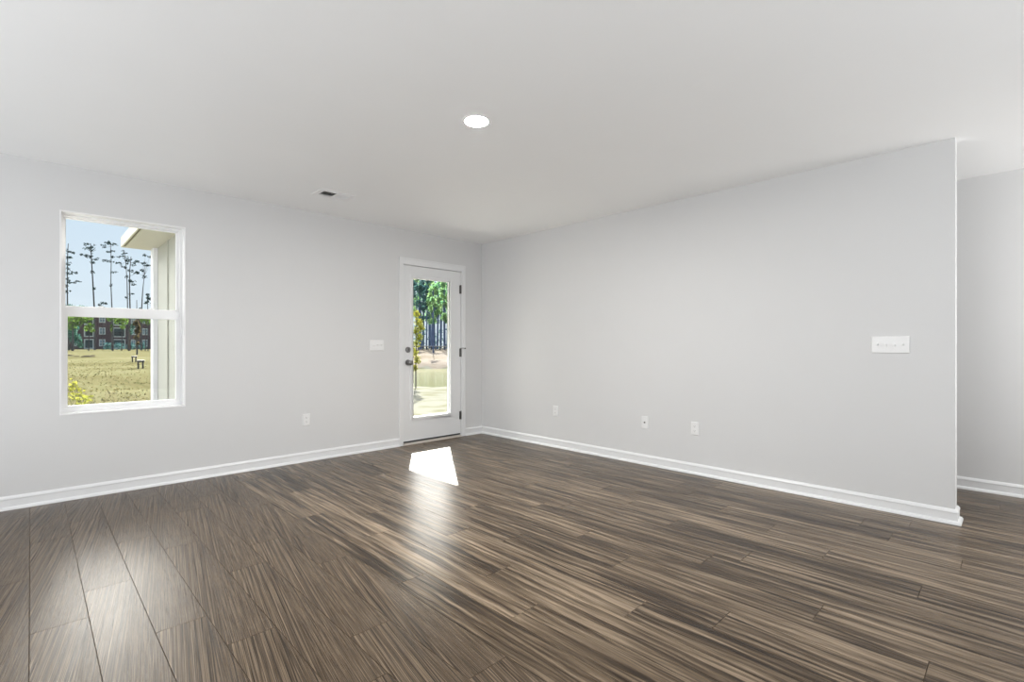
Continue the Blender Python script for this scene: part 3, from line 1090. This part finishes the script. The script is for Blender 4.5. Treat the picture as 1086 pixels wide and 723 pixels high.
pine(138.0, 102, [(137.9, 328), (137.3, 300), (137.8, 285), (139, 272)],
     [(139, 281, 3.8, 3.2), (138, 276, 2.0, 2.0), (142.5, 278, 1.6, 1.6), (146, 277, 1.6, 0.9), (138.3, 287, 2.0, 1.4), (141.5, 298, 2.6, 0.6), (137.5, 297.5, 1.6, 1.4),
      (142, 301.5, 1.6, 0.8), (139, 311.5, 1.8, 0.9), (144, 289.5, 1.4, 0.8)],
     'right stem of the close pair of pines, with the thick dark crown', 0.15)
pine(150.0, 94, [(150.2, 328), (151.2, 310), (153, 292)],
     [(146, 289, 2, 0.8), (150, 287, 1.4, 1.2), (153, 294, 1.0, 1.4), (149.8, 328, 1.2, 1.6), (151.5, 279, 2.2, 1.0), (154.5, 281, 2.2, 1.2), (154, 270.5, 1.8, 0.7),
      (158.5, 272.5, 1.4, 0.8), (158, 282, 1.8, 1)],
     'leaning bare pine with a broken top beside the porch post', 0.13)
pine(157, 90, [(157, 340), (156.5, 322), (156.5, 313)],
     [(155.5, 313, 2.2, 1.2), (158, 316.5, 2.4, 1.2), (155, 320.5, 2, 1.6), (160, 317, 1.5, 0.9), (161, 322.5, 1.4, 1), (159, 329.5, 3, 1)],
     'short leafy pine low beside the porch post', 0.09)
pine(109, 96, [(109, 340), (109, 322)], [(108.5, 321.5, 1.6, 0.8), (112.5, 322, 1.2, 0.7), (110, 327, 2.2, 1), (106, 323.5, 0.9, 0.6)],
     'small wispy pine between the tall stems', 0.06)

# leafy trees in front of the brick flats, seen through the lower sash
LT = 'leafy trees in front of the brick flats'


def leafy(u, depth, top_v, clumps, label, leaf, rad=0.12, bark='trunk'):
    return pine(u, depth, [(u + 0.4, (top_v + 368) / 2 + 5), (u, top_v)], clumps, label, rad, leaf, LT, 'leafy_tree', bark, 8)


leafy(77, 88, 338, [(76, 338, 7, 4), (83, 336, 5, 4), (75, 346, 5, 4), (82, 343, 4, 3), (88, 340, 3, 3)], 'yellow green tree at the left edge of the lower sash', 'green_leaf', 0.2)
leafy(73.5, 95, 345, [(74, 352, 4, 6), (78, 356, 4, 8), (82, 360, 4, 7), (80, 348, 3, 4), (85, 366, 3, 3)], 'dark teal tree against the left end of the flats', 'teal_leaf', 0.15)
leafy(94, 90, 336, [(94, 338, 5, 3), (96, 345, 4, 3), (92, 348, 3, 3), (98, 350, 2.5, 2.5)], 'pale green tree over the first balcony of the flats', 'green_leaf', 0.1)
leafy(119.5, 90, 336, [(116, 338, 3, 3), (122, 337, 3, 2.5), (118.5, 347, 1.5, 5)], 'slim tree with a dark straight trunk before the flats', 'green_leaf', 0.16)
leafy(129, 92, 336, [(127, 338, 4, 3), (132, 340, 4, 4), (124, 341, 3, 2.5), (130, 346, 3, 3)], 'bright green tree over the middle balcony of the flats', 'green_leaf', 0.1)
leafy(137, 90, 334, [(137, 336, 2, 2), (141, 345, 2, 4), (139, 352, 1.8, 3)], 'twiggy tree with a grey trunk right of the middle balcony', 'teal_leaf', 0.2, 'paletrunk')
leafy(154, 92, 336, [(153, 339, 4, 4), (157, 341, 3, 3.5), (150, 337, 2.5, 2.5)], 'bright green tree beside the porch post in the lower sash', 'green_leaf', 0.1)
sapl = pine(145.3, 60, [(145.4, 360), (145.2, 345), (145, 318)],
            []+
            [(145, 335, 2.4, 3), (144.5, 343, 2.6, 3.4), (145.5, 351, 2.4, 3.5), (145, 358, 2.2, 3), (147, 347, 1.6, 2.5), (146, 364, 1.4, 1.5)],
            'slender brown leaved young tree standing on the lawn behind the benches', 0.09, 'brown_leaf', None, 'young_tree', 'trunk', 9)
for q, (u, v, ru, rv, d, lab) in enumerate(((73, 324.5, 4, 3, 134, 'rounded grey green treetop at the far left above the meeting rail'),
                                            (85.5, 326, 7, 2.4, 141, 'low wide grey green treetop above the meeting rail'))):
    pine(u, d, [(u, v + 4)], [(u, v, ru, rv), (u + 1, v + 5, ru, rv), (u, v + 10, ru, 4)], lab, 0.2, 'teal_leaf', 'treetops beyond the flats', 'distant_tree', 'trunk', 14)
# low shrubs along the foot of the flats
for q, (u, ru, lab) in enumerate(((114, 4, 'dark shrub at the foot of the flats, left of the middle balcony'), (126, 6, 'widest dark shrub below the middle balcony'),
                                  (139, 4, 'dark shrub at the foot of the flats behind the young tree'), (151, 4, 'dark shrub at the foot of the flats by the porch post'))):
    b = on_ground(u, 108)
    px = 108 / FPX
    s = MB().leaves(b + Vector((0, 0, 0.7)), (ru * px, ru * px, 1.0), 160, 0.36)
    tag(s.build('shrub', M['blue_leaf'], origin=b), lab, 'shrub', 'shrubs at the foot of the flats')

# ------------------------------------------------------------------ brick flats far across the lawn
FY = 150.0


def fx(u):
    k = (u - 543) / FPX
    dx, dy = FW.x + RT.x * k, FW.y + RT.y * k
    return CX + (FY - CY) * dx / dy


def fz(v, u):
    k = (u - 543) / FPX
    return CH + (HOR - v) / FPX * (FY - CY) / (FW.y + RT.y * k)


GZ = gz(5, FY) - 0.1
bld = empty('apartment_building', (fx(115), FY, GZ), 'dark brick three storey block of flats across the lawn', 'building')
FL = 2.85
BX0, BX1 = fx(40), fx(215)
wm = MB().box(BX0, BX1, FY, FY + 12, GZ, GZ + 3 * FL + 0.3)
wm.build('brick_wall', M['brick'], bld)
rm = MB()
zt = GZ + 3 * FL + 0.3
rm.add([(BX0 - .5, FY - .5, zt), (BX1 + .5, FY - .5, zt), (BX1 + .5, FY + 12.5, zt), (BX0 - .5, FY + 12.5, zt), (BX0 + 5, FY + 6, zt + 1.1), (BX1 - 5, FY + 6, zt + 1.1)],
       [(0, 1, 2, 3), (0, 1, 5, 4), (1, 2, 5), (2, 3, 4, 5), (3, 0, 4)])
rm.build('roof', M['shingle'], bld)


def bwindow(u0, u1, fl, arch=False):
    x0_, x1_ = fx(u0), fx(u1)
    za, zb = GZ + fl * FL + 0.75, GZ + fl * FL + 2.45
    f = MB()
    ring(f, x0_, x1_, za, zb, FY - 0.10, FY + 0.02, 0.16, 0.16, 0.20, 0.20)
    f.box(x0_ + 0.16, x1_ - 0.16, FY - 0.07, FY, (za + zb) / 2 - 0.05, (za + zb) / 2 + 0.05)
    f.box((x0_ + x1_) / 2 - 0.05, (x0_ + x1_) / 2 + 0.05, FY - 0.07, FY, za, zb)
    w_ = f.build('window', M['btrim'], bld)
    MB().box(x0_ + 0.1, x1_ - 0.1, FY - 0.04, FY - 0.01, za + 0.1, zb - 0.1).build('pane', M['bwin'], w_)


def bbalcony(u0, u1, fl):
    x0_, x1_ = fx(u0), fx(u1)
    za, zb = GZ + fl * FL + 0.12, GZ + fl * FL + 2.5
    f = MB()
    ring(f, x0_, x1_, za, zb, FY - 0.25, FY + 0.02, 0.22, 0.22, 0.25, 0.22)
    b_ = f.build('balcony', M['btrim'], bld)
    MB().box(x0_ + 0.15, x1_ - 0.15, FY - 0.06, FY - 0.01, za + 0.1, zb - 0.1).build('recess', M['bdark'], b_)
    if fl:
        rl = MB()
        rl.box(x0_ + 0.2, x1_ - 0.2, FY - 0.2, FY - 0.15, za + 1.2, za + 1.28)
        n_ = 14
        for q in range(n_):
            xx = x0_ + 0.3 + (x1_ - x0_ - 0.6) * q / (n_ - 1)
            rl.box(xx - 0.02, xx + 0.02, FY - 0.19, FY - 0.16, za + 0.2, za + 1.2)
        rl.build('railing', M['iron'], b_)


for fl in range(3):
    for (a, b) in ((48, 60), (89, 99.5), (119.5, 133), (166, 178)):
        bbalcony(a, b, fl)
    for (a, b) in ((65, 71), (76, 82), (105, 111.8), (138.5, 144), (150.5, 157), (183, 189)):
        bwindow(a, b, fl)

# ------------------------------------------------------------------ benches and clods on the lawn
def ring_frame(x0, x1, y0, y1, z0, z1, t=0.03):
    b = MB()
    o_ = [(x0, y0), (x1, y0), (x1, y1), (x0, y1)]
    i_ = [(x0 + t, y0 + t), (x1 - t, y0 + t), (x1 - t, y1 - t), (x0 + t, y1 - t)]
    vs = [(*p, z) for z in (z0, z1) for p in o_ + i_]
    fs = []
    for k in range(4):
        n = (k + 1) % 4
        fs += [(k, n, 4 + n, 4 + k), (8 + k, 12 + k, 12 + n, 8 + n), (k, 8 + k, 8 + n, n), (4 + k, 4 + n, 12 + n, 12 + k)]
    return b.add(vs, fs)


bench0 = None
for (u, vfoot, lab) in ((149.3, 391.2, 'small backless bench with pale seat and black legs, nearer of the two on the lawn'),
                        (142.4, 385.0, 'small backless bench with pale seat and black legs, farther and partly behind the young tree')):
    dep = (CH + 0.12) * FPX / (vfoot - HOR)
    b = on_ground(u, dep)
    if bench0 is None:
        root = empty('bench', (0, 0, 0), lab, 'bench', 'benches on the lawn')
        t = MB().box(-0.16, 0.16, -0.28, 0.28, 0.40, 0.445)
        child(t, 'seat', M['benchtop'], root, bevel=0.01)
        e_ = ring_frame(-0.165, 0.165, -0.285, 0.285, 0.345, 0.40)
        child(e_, 'seat_frame', M['iron'], root)
        for (lx, ly) in ((-0.11, -0.22), (0.09, -0.22), (-0.11, 0.22), (0.09, 0.22)):
            child(MB().box(lx - 0.035, lx + 0.035, ly - 0.035, ly + 0.035, 0, 0.40), 'leg', M['iron'], root)
        bench0 = root
    else:
        root = copy_tree(bench0)
        root['label'] = lab
    root.location = b
    root.rotation_euler = (0, 0, math.radians(-8))
for (u, v, wd, lab) in ((73, 377.5, 0.5, 'brown clod of earth at the left edge of the lawn'), (82, 378, 0.3, 'small brown clod second from the left on the lawn'),
                        (93, 378.3, 0.6, 'largest brown clod of earth near the flats'), (98.5, 377.2, 0.3, 'thin brown clod right of the largest one')):
    dep = (CH - 0.05) * FPX / (v - HOR)
    b = on_ground(u, dep)
    c = MB()
    rings = []
    n_ = 10
    vs = [b + Vector((0, 0, wd * 0.28))]
    for h_, rr2 in ((0.2, 0.45), (0.1, 0.8), (-0.05, 1.0)):
        for k in range(n_):
            a_ = 2 * math.pi * k / n_
            s_ = wd * rr2 * random.uniform(0.75, 1.2)
            vs.append(b + Vector((s_ * math.cos(a_), s_ * 0.6 * math.sin(a_), wd * h_ * random.uniform(0.8, 1.2))))
    fs = [(0, 1 + k, 1 + (k + 1) % n_) for k in range(n_)]
    for q in range(2):
        fs += [(1 + q * n_ + k, 1 + (q + 1) * n_ + k, 1 + (q + 1) * n_ + (k + 1) % n_, 1 + q * n_ + (k + 1) % n_) for k in range(n_)]
    c.add(vs, fs)
    tag(c.build('dirt_clod', M['dirt'], origin=b, smooth=True), lab, 'clod', 'clods on the lawn')

# tufts of grass over the lawn: nobody could count them
tf = MB()
rg = random.Random(11)
for q in range(1500):
    u, dep = rg.uniform(55, 172), 9.5 + 28 * rg.random() ** 1.5
    b = on_ground(u, dep)
    hgt = rg.uniform(0.02, 0.065)
    for k in range(4):
        a_ = rg.uniform(0, 6.28)
        d_ = Vector((math.cos(a_), math.sin(a_), 0)) * hgt * 0.8
        n_ = Vector((-d_.y, d_.x, 0)).normalized() * hgt * 0.25
        tf.add([b - n_, b + n_, b + d_ + Vector((0, 0, hgt))], [(0, 1, 2)])
tag(tf.build('grass_tufts', leaf_mat('grass_blades', (0.09, 0.10, 0.03), (0.22, 0.19, 0.09), 0.55)), 'short dry grass tufts growing over the lawn', 'grass', kind='stuff')

# ------------------------------------------------------------------ shrub close to the window, lower left
sb = on_ground(88, 6.6)
shr = empty('young_shrub', sb, 'young yellow green shrub outside the lower left corner of the window', 'shrub')
st, lv = MB(), MB()
tips = [(74, 408), (80, 409), (77, 404), (85, 413), (92, 420), (74, 418), (82, 424)]
basep = at(91, 437, 6.6)
for (u, v) in tips:
    tip = at(u, v, 6.6 + random.uniform(-0.25, 0.25))
    mid = basep.lerp(tip, 0.55) + Vector((random.uniform(-.03, .03), 0, -0.02))
    st.tube([sb, basep, mid, tip], [0.006, 0.006, 0.005, 0.003], 6)
    for q in range(7):
        p = mid.lerp(tip, q / 6)
        lv.leaves(p, 0.05, 3, 0.055)
st.build('stem', M['trunk'], shr)
lv.build('foliage', M['yellow_leaf'], shr)

# ------------------------------------------------------------------ view through the door: sapling, bank, woodland
ys_ = pine(441, 15.2, [(441, 380), (442, 350), (441, 328)],
           [(441, 333, 5, 5), (444, 342, 5, 5), (447, 348, 4, 4), (441, 352, 4, 6), (445, 357, 4, 4), (442, 364, 4, 5), (440, 374, 4, 6), (443, 382, 4, 5), (440, 390, 3, 4)],
           'yellow green sapling at the pond edge, left in the door glass', 0.02, 'yellow_leaf', None, 'pond_sapling', 'trunk', 6)
for ch in ys_.children:
    if ch.name.startswith('crown'):
        bpy.data.meshes.remove(ch.data)
cr = MB()
for (a, v, ru, rv) in [(441, 333, 5, 5), (444, 342, 5, 5), (447, 348, 4, 4), (441, 352, 4, 6), (445, 357, 4, 4), (442, 364, 4, 5), (440, 374, 4, 6), (443, 382, 4, 5), (440, 390, 3, 4)]:
    cr.leaves(at(a, v, 15.2), (ru * 0.029, ru * 0.029, rv * 0.029), 130, 0.065)
cr.build('crown', M['yellow_leaf'], ys_)

pine(459.5, 46, [(459.6, 370), (459.3, 345), (459.6, 318)], [(459, 318, 2.5, 3), (462, 323, 2, 2), (457, 326, 2, 2)],
     'slender bare stemmed tree alone on the far pond bank', 0.06, 'forest_leaf', None, 'bank_tree', 'bluetrunk', 9)

rw = random.Random(21)
WL = 'dark stemmed tree of the dense woodland beyond the pond'
WG = 'woodland beyond the pond'
n_ = 0
for row, (dep, us) in enumerate(((61, [424, 437, 446, 452.5, 458, 464.5, 471, 478, 487]), (72, [430, 441, 449, 455, 461, 467, 474, 482, 494]),
                                 (83, [419, 433, 445, 456, 467, 478, 490]))):
    for iu, u in enumerate(us):
        u += rw.uniform(-0.7, 0.7)
        d = dep + (3.0 if iu % 2 else -3.0) + rw.uniform(-0.4, 0.4)
        px = d / FPX
        topv = (297 if u > 448 else 302) - rw.uniform(-3, 10) + (4 if row == 0 else 0)
        b = on_ground(u, d)
        root = empty('woodland_tree', b, WL, 'tree', WG)
        lean = rw.uniform(-1, 1)
        pts = [b, at(u + lean * .5, 345, d), at(u + lean, 320, d), at(u + lean, topv + 4, d)]
        r0 = rw.uniform(0.10, 0.21)
        tr = MB().tube(pts, [r0, r0 * 0.85, r0 * 0.6, r0 * 0.25], 7)
        cr = MB()
        for q in range(rw.randint(15, 19)):
            v = topv + rw.random() ** 1.25 * 42
            spread = 4.4 * (1 - 0.3 * (v - topv) / 40)
            uu = u + rw.uniform(-spread, spread)
            c = at(uu, v, d + rw.uniform(-0.6, 0.6))
            s_ = pts[2].lerp(pts[3], max(0.0, min(1.0, (324 - v) / 24)))
            tr.tube([s_ - Vector((0, 0, 0.3)), c], [r0 * 0.25, r0 * 0.08], 5)
            cr.leaves(c, (3.4 * px, 2.6 * px, 3.2 * px), 70, 0.27)
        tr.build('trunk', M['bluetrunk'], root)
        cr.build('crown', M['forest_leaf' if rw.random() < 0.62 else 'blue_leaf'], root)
# undergrowth at the foot of the woodland
for q, u in enumerate((428, 446, 463, 480)):
    b = on_ground(u, 66.5 if q % 2 else 77.5)
    s = MB().leaves(b + Vector((0, 0, 1.6)), (1.2, 1.2, 2.0), 150, 0.32)
    tag(s.build('undergrowth_bush', M['blue_leaf'], origin=b), 'dark blue green bush between the woodland stems', 'bush', 'woodland undergrowth')
# pale rail with dark posts along the top of the bank
rail = MB()
pA, pB = on_ground(405, 53), on_ground(510, 53)
fr_ = empty('rail_fence', (pA + pB) / 2, 'low pale rail with dark posts along the top of the far bank', 'fence')
MB().tube([pA + Vector((0, 0, 0.38)), pB + Vector((0, 0, 0.38))], [0.05, 0.05], 8).build('rail', M['palefence'], fr_)
for q in range(23):
    p = pA.lerp(pB, (q + 0.5) / 23)
    MB().tube([p + Vector((0, 0, -0.05)), p + Vector((0, 0, 0.36))], [0.07, 0.06], 8).build('post', M['iron'], fr_)
